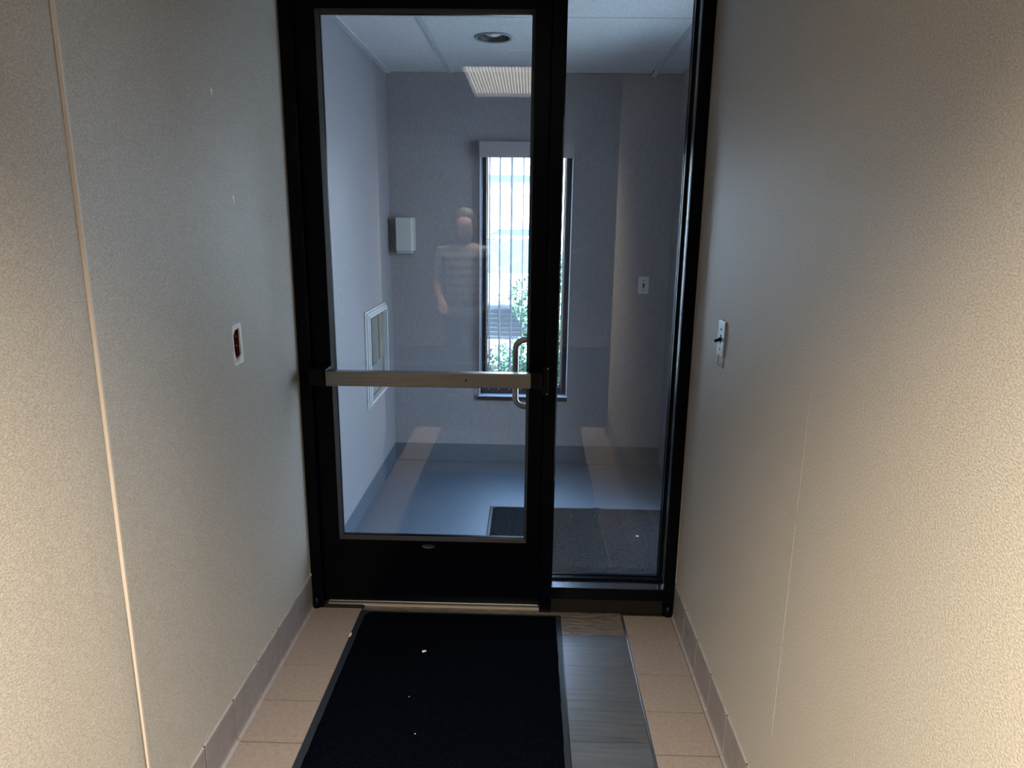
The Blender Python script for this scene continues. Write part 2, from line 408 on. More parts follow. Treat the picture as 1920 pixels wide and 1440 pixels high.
box('jamb_sheen_strip', sheen_m, fr, 1.6110, 1.6124, .012, .0655, .1155, 2.40)  # added strip: brighter metal for the blue daylight sheen inside the jamb
fbox('base_strip', 1.1485, 1.617, .004, D1, 0, .0645, m=brown_m, label='dark brown strip below the sidelight rail')
bm = NB()   # glazing beads round the sidelight
x0, x1, z0, z1 = 1.1485, 1.6124, .114, 2.41
for ya, yb, t in ((.066, .088, .011), (.098, .113, .011)):
    bx(bm, x0, x1, ya, yb, z0, z0 + t); bx(bm, x0, x0 + .006, ya, yb, z0 + t, z1 - t); bx(bm, x1 - t, x1, ya, yb, z0 + t, z1 - t); bx(bm, x0, x1, ya, yb, z1 - t, z1)
obj('glazing_bead', bm, black_m, fr, bevel=.001)
bm = NB(); bx(bm, x0 + .002, x1 - .003, .090, .096, z0 + .002, z1 - .002)
sg = obj('sidelight_pane', bm, glass_m, fr)
bm = NB(); bx(bm, JL - .001, JL, -.002, .0, .15, 2.45); bx(bm, JR, JR + .0025, -.002, .0, .15, 2.45)
prism(bm, [(XL, .146), (XL + .007, .146), (XL + .004, .153), (XL, .156)], 'y', -.006, -.0005)
obj('caulk_line', bm, caulk_m, fr)
# scratches on the sidelight glass
bm = NB()
def scr(a, b, wdt=.0008, y=.0895):
    a = Vector((a[0], y, a[1])); b = Vector((b[0], y, b[1])); d = (b - a); n = Vector((-d.z, 0, d.x)).normalized() * wdt
    v = [bm.verts.new(p) for p in (a - n, b - n * .4, b + n * .4, a + n)]; bm.faces.new(v)
    v = [bm.verts.new(p + Vector((0, .0004, 0))) for p in (a - n, b - n * .4, b + n * .4, a + n)]; bm.faces.new(v[::-1])
for i in range(6): scr((1.205 + i * .011, 1.806 + i * .004), (1.212 + i * .011, 1.808 + i * .004), .0007)
for i in range(3): scr((1.255 + i * .018, 1.838), (1.260 + i * .018, 1.839), .0006)
scr((1.196, 1.478), (1.213, 1.490), .002); scr((1.213, 1.490), (1.240, 1.495), .001)
scr((1.54, 1.008), (1.552, .995), .0012); scr((1.562, 1.004), (1.578, .985), .0008); scr((1.42, 1.51), (1.431, 1.512), .0006)
for i in range(14): 
    cx, cz = random.uniform(1.2, 1.58), random.uniform(.25, 1.9); scr((cx, cz), (cx + .002, cz + .002), .0007)
obj('glass_scratches', bm, mat('scratch_white', (.45, .5, .58), .7), fr, recalc=False)
# crusty paint lumps at the jamb feet
bm = NB()
for cx, r in ((.166, .020), (1.636, .022)):
    lathe(bm, [(r * .6, -.001), (r, .004), (r * .95, .02), (r * .4, .05)], (cx, .0, 0), seg=14)
obj('jamb_foot', bm, black_m, fr)
# tiny white screws on the mullion-side strike
# threshold
bm = NB()
prism(bm, [(.024, 0), (.026, .006), (.034, .010), (.036, .007), (.040, .0105), (.047, .0115), (.049, .0085), (.053, .0125), (.061, .0130), (.063, .0100), (.067, .0140), (.1, .0150), (.125, .012), (.145, 0)], 'x', .206, 1.095)
th = struct('threshold', bm, alu_m, 'ribbed aluminium door threshold'); th['kind'] = 'structure'
bm = NB(); bx(bm, .3655, 1.10, .017, .024, -.001, .006)
struct('trim_7', bm, caulk_m, 'ragged sealant line in front of the threshold')

# ------------------------------------------------------------------ the door (a thing of the setting)
door = empty('door_1', (.195, .06, .0), 'black framed glass door with a stainless push bar', kind='structure')
YF, YK = .030, .075
LX0, LX1, LZ0, LZ1 = .1945, 1.0985, .022, 2.405
GX0, GX1, GZ0, GZ1 = .2765, 1.0303, .3074, 2.2992
bm = NB()
s = .011
bx(bm, LX0, GX0 - s, YF, YK, LZ0, LZ1); bx(bm, GX1 + s, LX1, YF, YK, LZ0, LZ1)
obj('stile', bm, black_m, door, bevel=.0015)
box('top_rail', black_m, door, GX0 - s, GX1 + s, YF, YK, GZ1 + s, LZ1, bevel=.0012)
box('kick_rail', black_m, door, GX0 - s, GX1 + s, YF, YK, LZ0, GZ0 - s, bevel=.0012)
# bevelled glazing stops
bm = NB(); e = .0001
def stop_prof(side):
    pass
yf, yb_ = YF + .002, YF + .019
o4 = [(GX0 - s, GZ0 - s), (GX1 + s, GZ0 - s), (GX1 + s, GZ1 + s), (GX0 - s, GZ1 + s)]
i4 = [(GX0, GZ0), (GX1, GZ0), (GX1, GZ1), (GX0, GZ1)]
rings = [[bm.verts.new((x, y, z)) for x, z in q] for q, y in ((o4, yf), (i4, yb_), (i4, yb_ + .003), (o4, yb_ + .003))]
for a, b in zip(rings, rings[1:] + rings[:1]):
    for k in range(4): bm.faces.new((a[k], a[(k + 1) % 4], b[(k + 1) % 4], b[k]))
obj('glazing_stop', bm, beadm, door)
bm = NB(); bx(bm, GX0 - .006, GX1 + .006, YF + .023, YF + .029, GZ0 - .006, GZ1 + .006)
obj('glass_pane', bm, glass_m, door)
bm = NB()
for z0, z1, a, b in ((GZ0 - s, GZ0, GX0 - s, GX1 + s), (GZ1, GZ1 + s, GX0 - s, GX1 + s), (GZ0, GZ1, GX0 - s, GX0), (GZ0, GZ1, GX1, GX1 + s)):
    bx(bm, a, b, YF + .030, YK - .001, z0, z1)
obj('outer_glazing_stop', bm, black_m, door)
# push bar
pb = empty('push_bar', (.66, -.01, 1.0)); pb.parent = door; pb.matrix_parent_inverse = Matrix.Translation(-door.location); pb['label'] = 'brushed stainless push bar'
BX0, BX1, BZ0, BZ1, BY = .2665, 1.0485, .9745, 1.0315, -.058
bm = NB(); tl = .003
A = [bm.verts.new(p) for p in ((BX0, BY, BZ0 - .003), (BX1, BY, BZ0 + .0005), (BX1, BY + .038, BZ0 + .0005), (BX0, BY + .038, BZ0 - .003), (BX0, BY, BZ1 - .003), (BX1, BY, BZ1 + .0005), (BX1, BY + .038, BZ1 + .0005), (BX0, BY + .038, BZ1 - .003))]
for f in ((0, 3, 2, 1), (4, 5, 6, 7), (0, 1, 5, 4), (1, 2, 6, 5), (2, 3, 7, 6), (3, 0, 4, 7)): bm.faces.new([A[i] for i in f])
o = obj('push_plate', bm, steel_m, None, bevel=.0025)
def sub(o, par):
    o.parent = par
    t = Vector((0, 0, 0)); p = par
    while p: t += p.location if p.parent is None else (p.location + p.parent.matrix_world.translation * 0); p = p.parent if p.parent is None else None
    o.matrix_parent_inverse = Matrix.Translation(-par.location) 
sub(o, pb)
bm = NB(); lathe(bm, [(.0035, -.0006), (.0035, .002)], (.803, BY - .0002, 1.003), 'y', 12); sub(obj('keyhole', bm, dark_m), pb)
def capm(x0, x1, ry):
    bm = NB(); bx(bm, x0, x1, BY + .006, YF, BZ0 - .006, BZ1 + .006); return bm
bm = NB(); bx(bm, .199, BX0, BY + .008, YF, BZ0 - .004, BZ1 + .002); sub(obj('end_bracket', bm, dark_m, bevel=.004), pb)
bm = NB(); bx(bm, BX1, 1.0880, BY + .003, YF, BZ0 - .0015, BZ1 + .003); sub(obj('end_bracket', bm, dark_m, bevel=.003), pb)
bm = NB(); bx(bm, GX0 - .02, BX1 - .01, BY + .038, BY + .062, BZ0 + .006, BZ1 - .008); sub(obj('back_rail', bm, dark_m, bevel=.002), pb)
# strike on the mullion
bm = NB(); bx(bm, 1.0915, 1.116, -.022, -.0002, .940, 1.052); sk = obj('latch_strike', bm, dark_m, fr, bevel=.004)
for z in (1.0455, .9475):
    bm = NB(); lathe(bm, [(.0028, -.003), (.0020, -.0045), (.0005, -.005)], (1.1113, -.020, z), 'y', 12); obj('screw', bm, alu_m, fr)
# pull handle outside
bm = NB(); r = .0125; y1, px, xs = .145, .9865, 1.0463
pts = [(xs, y1, 1.1335)]
pts = []
R1 = .035
pts.append((xs + .004, YK - .002, 1.1295)); pts.append((xs + .004, .12, 1.1295))
for k in range(7):
    a = PI / 2 * k / 6; pts.append((xs + .004 - .022 * (1 - math.cos(a)) , .12 + .022 * math.sin(a), 1.1295))
xa = pts[-1][0]
for k in range(1, 11):
    a = PI / 2 * k / 10; pts.append((px + (xa - px) * 1.0 - (xa - px) * math.sin(a), .142, 1.1295 - R1 * (1 - math.cos(a))))
n0 = len(pts)
low = [(x, y, .853 + (1.1295 - z)) for x, y, z in reversed(pts)]
tube(bm, pts + low, r, 18)
ph = obj('pull_handle', bm, steel_m, door); ph['label'] = 'stainless tubular pull handle on the far side of the glass'
# nameplate
bm = NB()
lathe(bm, [(1.0, 0), (1.0, .0010), (.86, .0013), (.82, .0006), (.01, .0006)], (0, 0, 0), 'y', 36)
for v in bm.verts: v.co = Vector((.6355 + v.co.x * .0275, YF - v.co.y, .2725 + v.co.z * .0085))
bx(bm, .621, .650, YF - .0013, YF - .0004, .2700, .2716)
for i in range(9): bx(bm, .6215 + i * .0032, .6238 + i * .0032, YF - .0013, YF - .0004, .2725, .2755)
np_ = obj('nameplate', bm, mat('worn_grey_badge', (.022, .022, .024), .5), door); np_['label'] = 'small oval maker badge'

# ------------------------------------------------------------------ mats
def floor_mat(name, x0, x1, y0, y1, bw, top, cm, label, wave=False, seed=1, skew=0):
    rnd = random.Random(seed)
    root = empty(name, ((x0 + x1) / 2, (y0 + y1) / 2, 0), label, 'mat')
    bm = NB(); 
    prism(bm, [(x0, -.0006), (x1, -.0006), (x1, .0012), (x1 - .004, .0035), (x0 + .004, .0035), (x0, .0012)], 'y', y0, y1)
    obj('rubber_border', bm, rubber_m, root)
    bm = NB()
    nx, ny = 40, 46; a0, a1, b0, b1 = x0 + bw, x1 - bw * .8, y0 + bw, y1 - (.004 if not wave else .006)
    g = []
    for j in range(ny + 1):
        row = []
        for i in range(nx + 1):
            x = a0 + (a1 - a0) * i / nx; y = b0 + (b1 - b0) * j / ny
            if i in (0, nx): x += rnd.uniform(-.0016, .0016)
            if j in (0, ny): y += rnd.uniform(-.0012, .0012)
            z = top
            if wave and j > ny - 3:
                t = (x - x0)
                z += .010 * math.exp(-((x - 1.44) / .035) ** 2) + .004 * math.exp(-((x - 1.68) / .04) ** 2)
            if wave and j < 3: z += .004 * math.sin(x * 31) * (1 if x > 1.3 else .3)
            if i in (0, nx) or j in (0, ny): z = .0025
            row.append(bm.verts.new((x, y, z)))
        g.append(row)
    for j in range(ny):
        for i in range(nx):
            f = bm.faces.new((g[j][i], g[j][i + 1], g[j + 1][i + 1], g[j + 1][i])); f.smooth = True
    obj('carpet_pile', bm, cm, root)
    return root
m1 = floor_mat('door_mat', .3555, 1.1905, -1.55, -.026, .022, .0075, mat1_m, 'black carpet mat with rubber border lying in front of the door')
m2 = floor_mat('door_mat', .834, 1.895, .285, 1.092, .012, .0075, mat2_m, 'charcoal carpet mat behind the glass in the vestibule', True, 3)
bm = NB(); bx(bm, .3545, .3615, -.215, -.190, .0030, .0042); o = obj('border_tag', bm, cream_m, m1); o['label'] = 'small pale tag on the mat border'
def crumb(name, loc, r, label, seed, m=crumb_m):
    rnd = random.Random(seed); bm = NB(); bmesh.ops.create_icosphere(bm, subdivisions=2, radius=r)
    for v in bm.verts:
        k = rnd.uniform(.55, 1.25); v.co = Vector((v.co.x * k + loc[0], v.co.y * k * .9 + loc[1], abs(v.co.z) * .45 * k + loc[2]))
    return tag(obj(name, bm, m), label, 'crumb')
crumb('paper_crumb', (.663, -.302, .0072), .0085, 'cream crumb lying on the black mat in front of the door', 4)
crumb('paper_crumb', (.651, -.560, .0072), .0022, 'tiny white speck midway between the cream crumb and the pale fleck on the mat', 5)
crumb('paper_crumb', (.700, -.735, .0072), .0026, 'small pale fleck on the black mat, nearest the camera', 8)
crumb('paper_crumb', (1.617, .733, .0072), .0085, 'white crumb on the charcoal vestibule mat', 6)

# ------------------------------------------------------------------ things on the corridor walls
# broken switch opening on the left wall
rt = empty('junction_box', (XL, -.537, 1.215), 'dark red open junction box in a torn white patch on the left wall', 'electrical box')
bm = NB()
out = [(-.5705, 1.1515), (-.5705, 1.2765), (-.504, 1.2785), (-.5005, 1.153)]
hole = [(-.560, 1.176), (-.5645, 1.20), (-.5645, 1.246), (-.556, 1.254), (-.552, 1.261), (-.545, 1.2595), (-.535, 1.263), (-.5235, 1.266), (-.519, 1.255), (-.5185, 1.235), (-.517, 1.21), (-.515, 1.19), (-.513, 1.178), (-.522, 1.171), (-.536, 1.166), (-.548, 1.170)]
n = 48
def polar(poly, c):
    res = []
    for k in range(n):
        a = 2 * PI * k / n; d = Vector((math.cos(a), math.sin(a))); best = 0
        for i in range(len(poly)):
            p = Vector(poly[i]) - c; q = Vector(poly[(i + 1) % len(poly)]) - c; e_ = q - p
            den = d.x * e_.y - d.y * e_.x
            if abs(den) < 1e-9: continue
            t = (p.x * e_.y - p.y * e_.x) / den; u = (p.x * d.y - p.y * d.x) / den
            if t > 0 and -1e-6 <= u <= 1 + 1e-6: best = max(best, t)
        res.append(c + d * best)
    return res
c = Vector((-.538, 1.213)); po, pi_ = polar(out, c), polar(hole, c)
V1 = [bm.verts.new((XL + .0008, p.x, p.y)) for p in po]; V2 = [bm.verts.new((XL + .0012, p.x, p.y)) for p in pi_]
V3 = [bm.verts.new((XL - .0022, p.x, p.y)) for p in pi_]; V0 = [bm.verts.new((XL - .001, p.x, p.y)) for p in po]
for a, b in ((V0, V1), (V1, V2), (V2, V3)):
    for k in range(n): bm.faces.new((a[k], a[(k + 1) % n], b[(k + 1) % n], b[k]))
obj('plaster_patch', bm, plast_m, rt)
bm = NB()
bx(bm, XL - .062, XL - .058, -.5615, -.5135, 1.177, 1.261)
bx(bm, XL - .060, XL - .0025, -.5620, -.5600, 1.177, 1.261); bx(bm, XL - .060, XL - .0025, -.5150, -.5130, 1.177, 1.261)
bx(bm, XL - .060, XL - .0025, -.5600, -.5150, 1.177, 1.179); bx(bm, XL - .060, XL - .0025, -.5600, -.5150, 1.259, 1.261)
obj('box_shell', bm, box_m, rt)
for z in (1.236, 1.207):
    bm = NB(); lathe(bm, [(.0016, -.0012), (.0022, .0002)], (XL - .013, -.5152, z), 'y', 12); obj('screw', bm, gyp_m, rt)
bm = NB(); bx(bm, XL - .0030, XL - .0005, -.5195, -.5180, 1.180, 1.258); obj('box_flange', bm, gyp_m, rt)
bm = NB()
v = [bm.verts.new(p) for p in ((XL + .002, -.551, 1.170), (XL + .006, -.541, 1.181), (XL + .003, -.520, 1.186), (XL + .002, -.511, 1.180), (XL + .004, -.530, 1.173), (XL + .0015, -.540, 1.160))]
bm.faces.new(v); r_ = bmesh.ops.extrude_face_region(bm, geom=bm.faces[:]); bmesh.ops.translate(bm, vec=(-.0015, 0, -.0008), verts=[x for x in r_['geom'] if isinstance(x, bmesh.types.BMVert)])
v = [bm.verts.new(p) for p in ((XL + .0015, -.566, 1.160), (XL + .004, -.560, 1.172), (XL + .002, -.551, 1.170), (XL + .0015, -.549, 1.158))]
bm.faces.new(v)
obj('torn_paper', bm, gyp_m, rt)
# two scuffs
bm = NB()
for (y, z, h, wd_) in ((-.580, 1.931, .022, .009), (-.488, 1.646, .026, .008)):
    v = [bm.verts.new(p) for p in ((XL + .0008, y - wd_ * .4, z + h * .45), (XL + .0014, y + wd_ * .4, z + h * .4), (XL + .0008, y + wd_ * .5, z), (XL + .0012, y + wd_ * .3, z - h * .55), (XL + .0008, y - wd_ * .1, z - h * .1), (XL + .0006, y - wd_ * .5, z + h * .15))]
    bm.faces.new(v)
obj('scuff_mark', bm, mat('white_chip', (.95, .97, 1.0), .7), wl)
# light switch on the right wall
sw = empty('light_switch', (XR, -.393, 1.23), 'chrome plated switch with black toggle on the right corridor wall', 'light switch')
bm = NB()
prism(bm, [(XR, 1.2915), (XR - .0035, 1.2915), (XR - .0068, 1.2865), (XR - .0068, 1.1785), (XR - .0035, 1.1735), (XR, 1.1735)], 'y', -.428, -.354)
bm2 = bm; obj('cover_plate', bm, mat('satin_steel_plate', (.36, .39, .42), .38, .7), sw, bevel=.002)
for z in (1.263, 1.200):
    bm = NB(); lathe(bm, [(.0042, -.0012), (.0042, .001)], (XR - .0066, -.391, z), 'x', 12); obj('screw', bm, dark_m, sw)
bm = NB(); bx(bm, XR - .0078, XR - .006, -.397, -.385, 1.219, 1.246); obj('toggle_slot', bm, dark_m, sw)
bm = NB(); tube(bm, [(XR - .006, -.391, 1.2325), (XR - .015, -.391, 1.228), (XR - .027, -.391, 1.2245)], [.0060, .0050, .0042], 12)
tube(bm, [(XR - .011, -.392, 1.229), (XR - .013, -.378, 1.228)], .0026, 8)
obj('toggle', bm, dark_m, sw)
bm = NB(); lathe(bm, [(.0043, -.0006), (.003, .0008)], (XR - .0277, -.391, 1.2243), 'x', 12); obj('toggle_tip', bm, alu_m, sw)
# torn paper outline under it
tp = NB()
for a in ((XR - .0012, XR + .001, -.4255, -.4240, 1.142, 1.174), (XR - .0012, XR + .001, -.3605, -.3590, 1.142, 1.174), (XR - .0012, XR + .001, -.4240, -.3605, 1.142, 1.1435)): bx(tp, *a, 0)
bmesh.ops.remove_doubles(tp, verts=tp.verts, dist=1e-4)
o = obj('wallpaper_tear', tp, dark_m); tag(o, 'thin dark cut lines with a curled flap below the right switch', 'wall damage')
bm = NB()
v = [bm.verts.new(p) for p in ((XR - .0006, -.424, 1.139), (XR - .0006, -.372, 1.144), (XR - .016, -.375, 1.151), (XR - .012, -.405, 1.150), (XR - .004, -.421, 1.157))]
bm.faces.new(v); r_ = bmesh.ops.extrude_face_region(bm, geom=bm.faces[:]); bmesh.ops.translate(bm, vec=(-.0004, 0, .0014), verts=[x for x in r_['geom'] if isinstance(x, bmesh.types.BMVert)])
obj('paper_flap', bm, cream_m, o)

# ------------------------------------------------------------------ vestibule things
# wall heater / grille on left wall
ht = empty('wall_grille', (.1463, 1.35, .55), 'white framed rectangular wall grille on the vestibule left wall', 'vent')
y0, y1, z0, z1 = 1.090, 1.610, .562, 1.103; x0 = .1463
bm = NB()
def frame_ring(bm, xa, xb, o, i):
    (a, b, c_, d) = o; (e_, f, g_, h) = i
    bx(bm, xa, xb, a, b, c_, g_); bx(bm, xa, xb, a, b, h, d); bx(bm, xa, xb, a, e_, g_, h); bx(bm, xa, xb, f, b, g_, h)
frame_ring(bm, x0, x0 + .010, (y0, y1, z0, z1), (y0 + .038, y1 - .038, z0 + .038, z1 - .038))
frame_ring(bm, x0 + .010, x0 + .020, (y0 + .010, y1 - .010, z0 + .010, z1 - .010), (y0 + .038, y1 - .038, z0 + .038, z1 - .038))
frame_ring(bm, x0 + .020, x0 + .028, (y0 + .022, y1 - .022, z0 + .022, z1 - .022), (y0 + .038, y1 - .038, z0 + .038, z1 - .038))
obj('grille_frame', bm, white_m, ht, bevel=.003)
grm = mat('grey_grille_steel', (.27, .285, .275), .5)
bm = NB(); bx(bm, x0 - .015, x0 - .010, y0 + .038, y1 - .038, z0 + .038, z1 - .038)
for k in range(30):
    z = z0 + .22 + k * .0088
    for ya, yb in ((y0 + .055, y0 + .145), (y0 + .165, y0 + .335), (y0 + .355, y1 - .055)):
        bx(bm, x0 - .010, x0 + .002, ya, yb, z, z + .0055)
bx(bm, x0 - .010, x0 + .002, y0 + .055, y0 + .30, z0 + .055, z0 + .215)
obj('louvre_panel', bm, grm, ht)
for yc in (y0 + .155, y0 + .345):
    bm = NB()
    for k in range(30):
        z = z0 + .22 + k * .0088; bx(bm, x0 - .004, x0 + .0035, yc - .008, yc + .008, z + .0005, z + .005)
    obj('perforation', bm, dark_m, ht)
bm = NB(); lathe(bm, [(.013, 0), (.012, .022), (.006, .026)], (x0 + .034, y1 - .055, z0 + .06), 'x', 20); obj('knob', bm, dark_m, ht)
# dispenser box
ds = empty('wall_dispenser', (.245, YB, 1.385), 'pale grey plastic box with rounded cover high in the vestibule corner', 'dispenser')
bm = NB(); prism(bm, [(.2005, 1.765), (.297, 1.765), (.306, 1.775), (.310, 1.79), (.310, YB - .0005), (.2005, YB - .0005)], 'z', 1.405, 1.607)
obj('cover', bm, cream_m, ds, bevel=.004)
bm = NB(); bx(bm, .206, .295, 1.772, YB - .0005, 1.388, 1.405); obj('lower_tray', bm, mat('grey_tray', (.40, .43, .47), .5), ds, bevel=.002)
# switch on far wall
s2 = empty('light_switch', (1.762, YB, 1.203), 'white plate switch with dark toggle on the grey far wall', 'light switch')
bm = NB(); bx(bm, 1.7285, 1.7955, YB - .005, YB, 1.149, 1.260); obj('cover_plate', bm, white_m, s2, bevel=.003)
bm = NB(); bx(bm, 1.7565, 1.7675, YB - .0062, YB - .004, 1.190, 1.217); bx(bm, 1.7585, 1.7655, YB - .018, YB - .006, 1.193, 1.204)
obj('toggle', bm, dark_m, s2)
for z in (1.235, 1.173):
    bm = NB(); lathe(bm, [(.0035, -.001), (.0035, .001)], (1.762, YB - .005, z), 'y', 10); obj('screw', bm, dark_m, s2)
# torn wallpaper under the window
bm = NB()
pp = [(.896, .440), (.905, .432), (.916, .40), (.924, .36), (.926, .30), (.921, .24), (.916, .20), (.917, .165)]
for a, b in zip(pp, pp[1:]): 
    A_ = Vector((a[0], YB - .001, a[1])); B_ = Vector((b[0], YB - .001, b[1])); tube(bm, [A_, B_], .0012, 6)
v = [bm.verts.new(p) for p in ((.896, YB - .0015, .440), (.955, YB - .0015, .440), (.945, YB - .006, .424), (.918, YB - .008, .415))]; nf = bm.faces.new(v)
r_ = bmesh.ops.extrude_face_region(bm, geom=[nf]); bmesh.ops.translate(bm, vec=(0, .0012, 0), verts=[x for x in r_['geom'] if isinstance(x, bmesh.types.BMVert)])
tag(obj('peeling_wallpaper', bm, mat('pale_lilac_paper', (.42, .42, .48), .6)), 'peeling wallcovering edge hanging below the vestibule window', 'wall damage')
# recessed light
dl = empty('recessed_light', (.839, 1.045, ZC), 'round unlit recessed downlight in the vestibule ceiling', 'ceiling light')
bm = NB(); sg_ = 48
prof = [(.093, -.001), (.0935, -.005), (.090, -.0075), (.080, -.004), (.080, -.001)]
rings = []
for r0, h in prof:
    rings.append([bm.verts.new((.839 + r0 * math.cos(2 * PI * k / sg_), 1.045 + r0 * math.sin(2 * PI * k / sg_), ZC + .003 + h)) for k in range(sg_)])
for a, b in zip(rings, rings[1:] + rings[:1]):
    for k in range(sg_): bm.faces.new((a[k], a[(k + 1) % sg_], b[(k + 1) % sg_], b[k])).smooth = True
obj('trim_ring', bm, ring_m, dl)
bm = NB(); rings = []
for r0, h in ((.0800, -.001), (.0795, .02), (.0785, .020), (.078, .04), (.077, .040), (.076, .12), (.001, .12)):
    rings.append([bm.verts.new((.839 + r0 * math.cos(2 * PI * k / sg_), 1.045 + r0 * math.sin(2 * PI * k / sg_), ZC + h)) for k in range(sg_)])
for a, b in zip(rings, rings[1:]):
    for k in range(sg_): bm.faces.new((a[k], a[(k + 1) % sg_], b[(k + 1) % sg_], b[k])).smooth = True
obj('baffle', bm, can_m, dl)
bm = NB(); lathe(bm, [(.001, .006), (.020, .008), (.040, .016), (.053, .028), (.050, .034), (.03, .08), (.016, .118)], (.839, 1.045, ZC), 'z', 40); obj('bulb', bm, bulb_m, dl)

# window_1 : black frame in a white reveal, sill, pane
wn = empty('window_1', (1.0, YB + .1, .46), 'narrow tall window with a dark frame in the far wall', kind='structure')
wx0, wx1, wz0, wz1 = .713, 1.294, .462, 2.03
rev_m = mat('white_reveal', (.62, .66, .74), .35)
bm = NB(); bx(bm, wx0, wx0 + .004, YB - .003, YB + .15, wz0, wz1); bx(bm, wx1 - .004, wx1, YB - .003, YB + .15, wz0, wz1); bx(bm, wx0 + .004, wx1 - .004, YB - .001, YB + .15, wz1 - .004, wz1)
obj('reveal', bm, rev_m, wn)
bm = NB(); yo = YB + .060
frame_r = lambda a, b, c_, d, t, tb, y0_, y1_: (bx(bm, a, a + t, y0_, y1_, c_, d), bx(bm, b - t, b, y0_, y1_, c_, d), bx(bm, a + t, b - t, y0_, y1_, c_, c_ + tb), bx(bm, a + t, b - t, y0_, y1_, d - t, d))
frame_r(wx0 + .004, wx1 - .004, wz0, wz1 - .004, .037, .048, yo, yo + .09)
obj('window_frame', bm, mat('dark_green_black_frame', (.016, .020, .024), .3), wn, bevel=.002)
bm = NB(); frame_r(wx0 + .041, wx1 - .041, wz0 + .048, wz1 - .041, .007, .008, yo + .045, yo + .06)
obj('glazing_gasket', bm, alu_m, wn)
bm = NB(); bx(bm, wx0 + .043, wx1 - .043, yo + .0615, yo + .0675, wz0 + .050, wz1 - .043)
obj('pane', bm, glass_m, wn)
bm = NB(); bx(bm, wx0 - .008, wx1 + .004, YB - .024, yo - .0005, wz0 - .003, wz0 + .001)
obj('window_sill', bm, mat('pale_blue_laminate', (.45, .52, .62), .25), wn, bevel=.0015)
bm = NB(); bx(bm, wx0 - .010, wx1 + .002, YB - .025, YB - .001, wz0 - .028, wz0 - .0032)
o = obj('sill_apron', bm, mat('black_apron', (.013, .014, .015), .4), wn); 
# blinds
bl = empty('vertical_blind', (1.0, YB, 1.97), 'vertical blind with grey open slats hanging in the far window', 'blind')
bm = NB(); bx(bm, .7135, 1.2965, YB - .075, YB - .070, 1.968, 2.059); bx(bm, .7135, .7175, YB - .070, YB - .002, 1.968, 2.059); bx(bm, 1.2925, 1.2965, YB - .070, YB - .002, 1.968, 2.059); bx(bm, .7175, 1.2925, YB - .070, YB - .002, 2.055, 2.059)
for v in bm.verts: v.co.x = 1.005 + (v.co.x - 1.005) * .985
obj('valance', bm, mat('mauve_grey_valance', (.34, .32, .335), .5), bl)
bm = NB(); bx(bm, .735, 1.275, YB - .052, YB - .015, 1.985, 2.01); obj('head_rail', bm, white_m, bl)
sx_ = [.7795, .8445, .9165, .9885, 1.060, 1.130, 1.200, 1.2545]
for i, x in enumerate(sx_):
    bm = NB(); ang = math.radians([4, 5, 8, 4, 3, 5, 4, 3][i]); hw = .040
    n_ = 5; ysl = YB - .032
    prof = []
    for k in range(n_ + 1):
        t = -1 + 2 * k / n_; prof.append((x + math.sin(ang) * t * hw + .0025 * (1 - t * t), ysl + math.cos(ang) * t * hw))
    pr = [(a - .0006, b) for a, b in prof] + [(a + .0006, b) for a, b in reversed(prof)]
    prism(bm, pr, 'z', .515, 1.99)
    obj('slat', bm, slat_m, bl)
bm = NB(); tube(bm, [(.729, YB - .045, 2.0), (.729, YB - .045, .60)], .0035, 8)
tube(bm, [(.729, YB - .045, .64), (.729, YB - .045, .595)], .006, 10)
obj('wand', bm, mat('clear_grey_wand', (.45, .5, .58), .2), bl)

# entrance door (out of view on the right)
ed = empty('door_2', (XV + .06, .8, 0), 'glazed entrance door in the vestibule right wall', kind='structure')
bm = NB(); X0_, X1_ = XV + .03, XV + .075
bx(bm, X0_, X1_, .242, .292, 0, 2.198); bx(bm, X0_, X1_, 1.048, 1.098, 0, 2.198); bx(bm, X0_, X1_, .292, 1.048, 0, .12); bx(bm, X0_, X1_, .292, 1.048, 2.13, 2.198)
obj('leaf_frame', bm, black_m, ed, bevel=.001)
bm = NB(); bx(bm, XV + .05, XV + .056, .292, 1.048, .12, 2.13); obj('pane', bm, glass_m, ed)

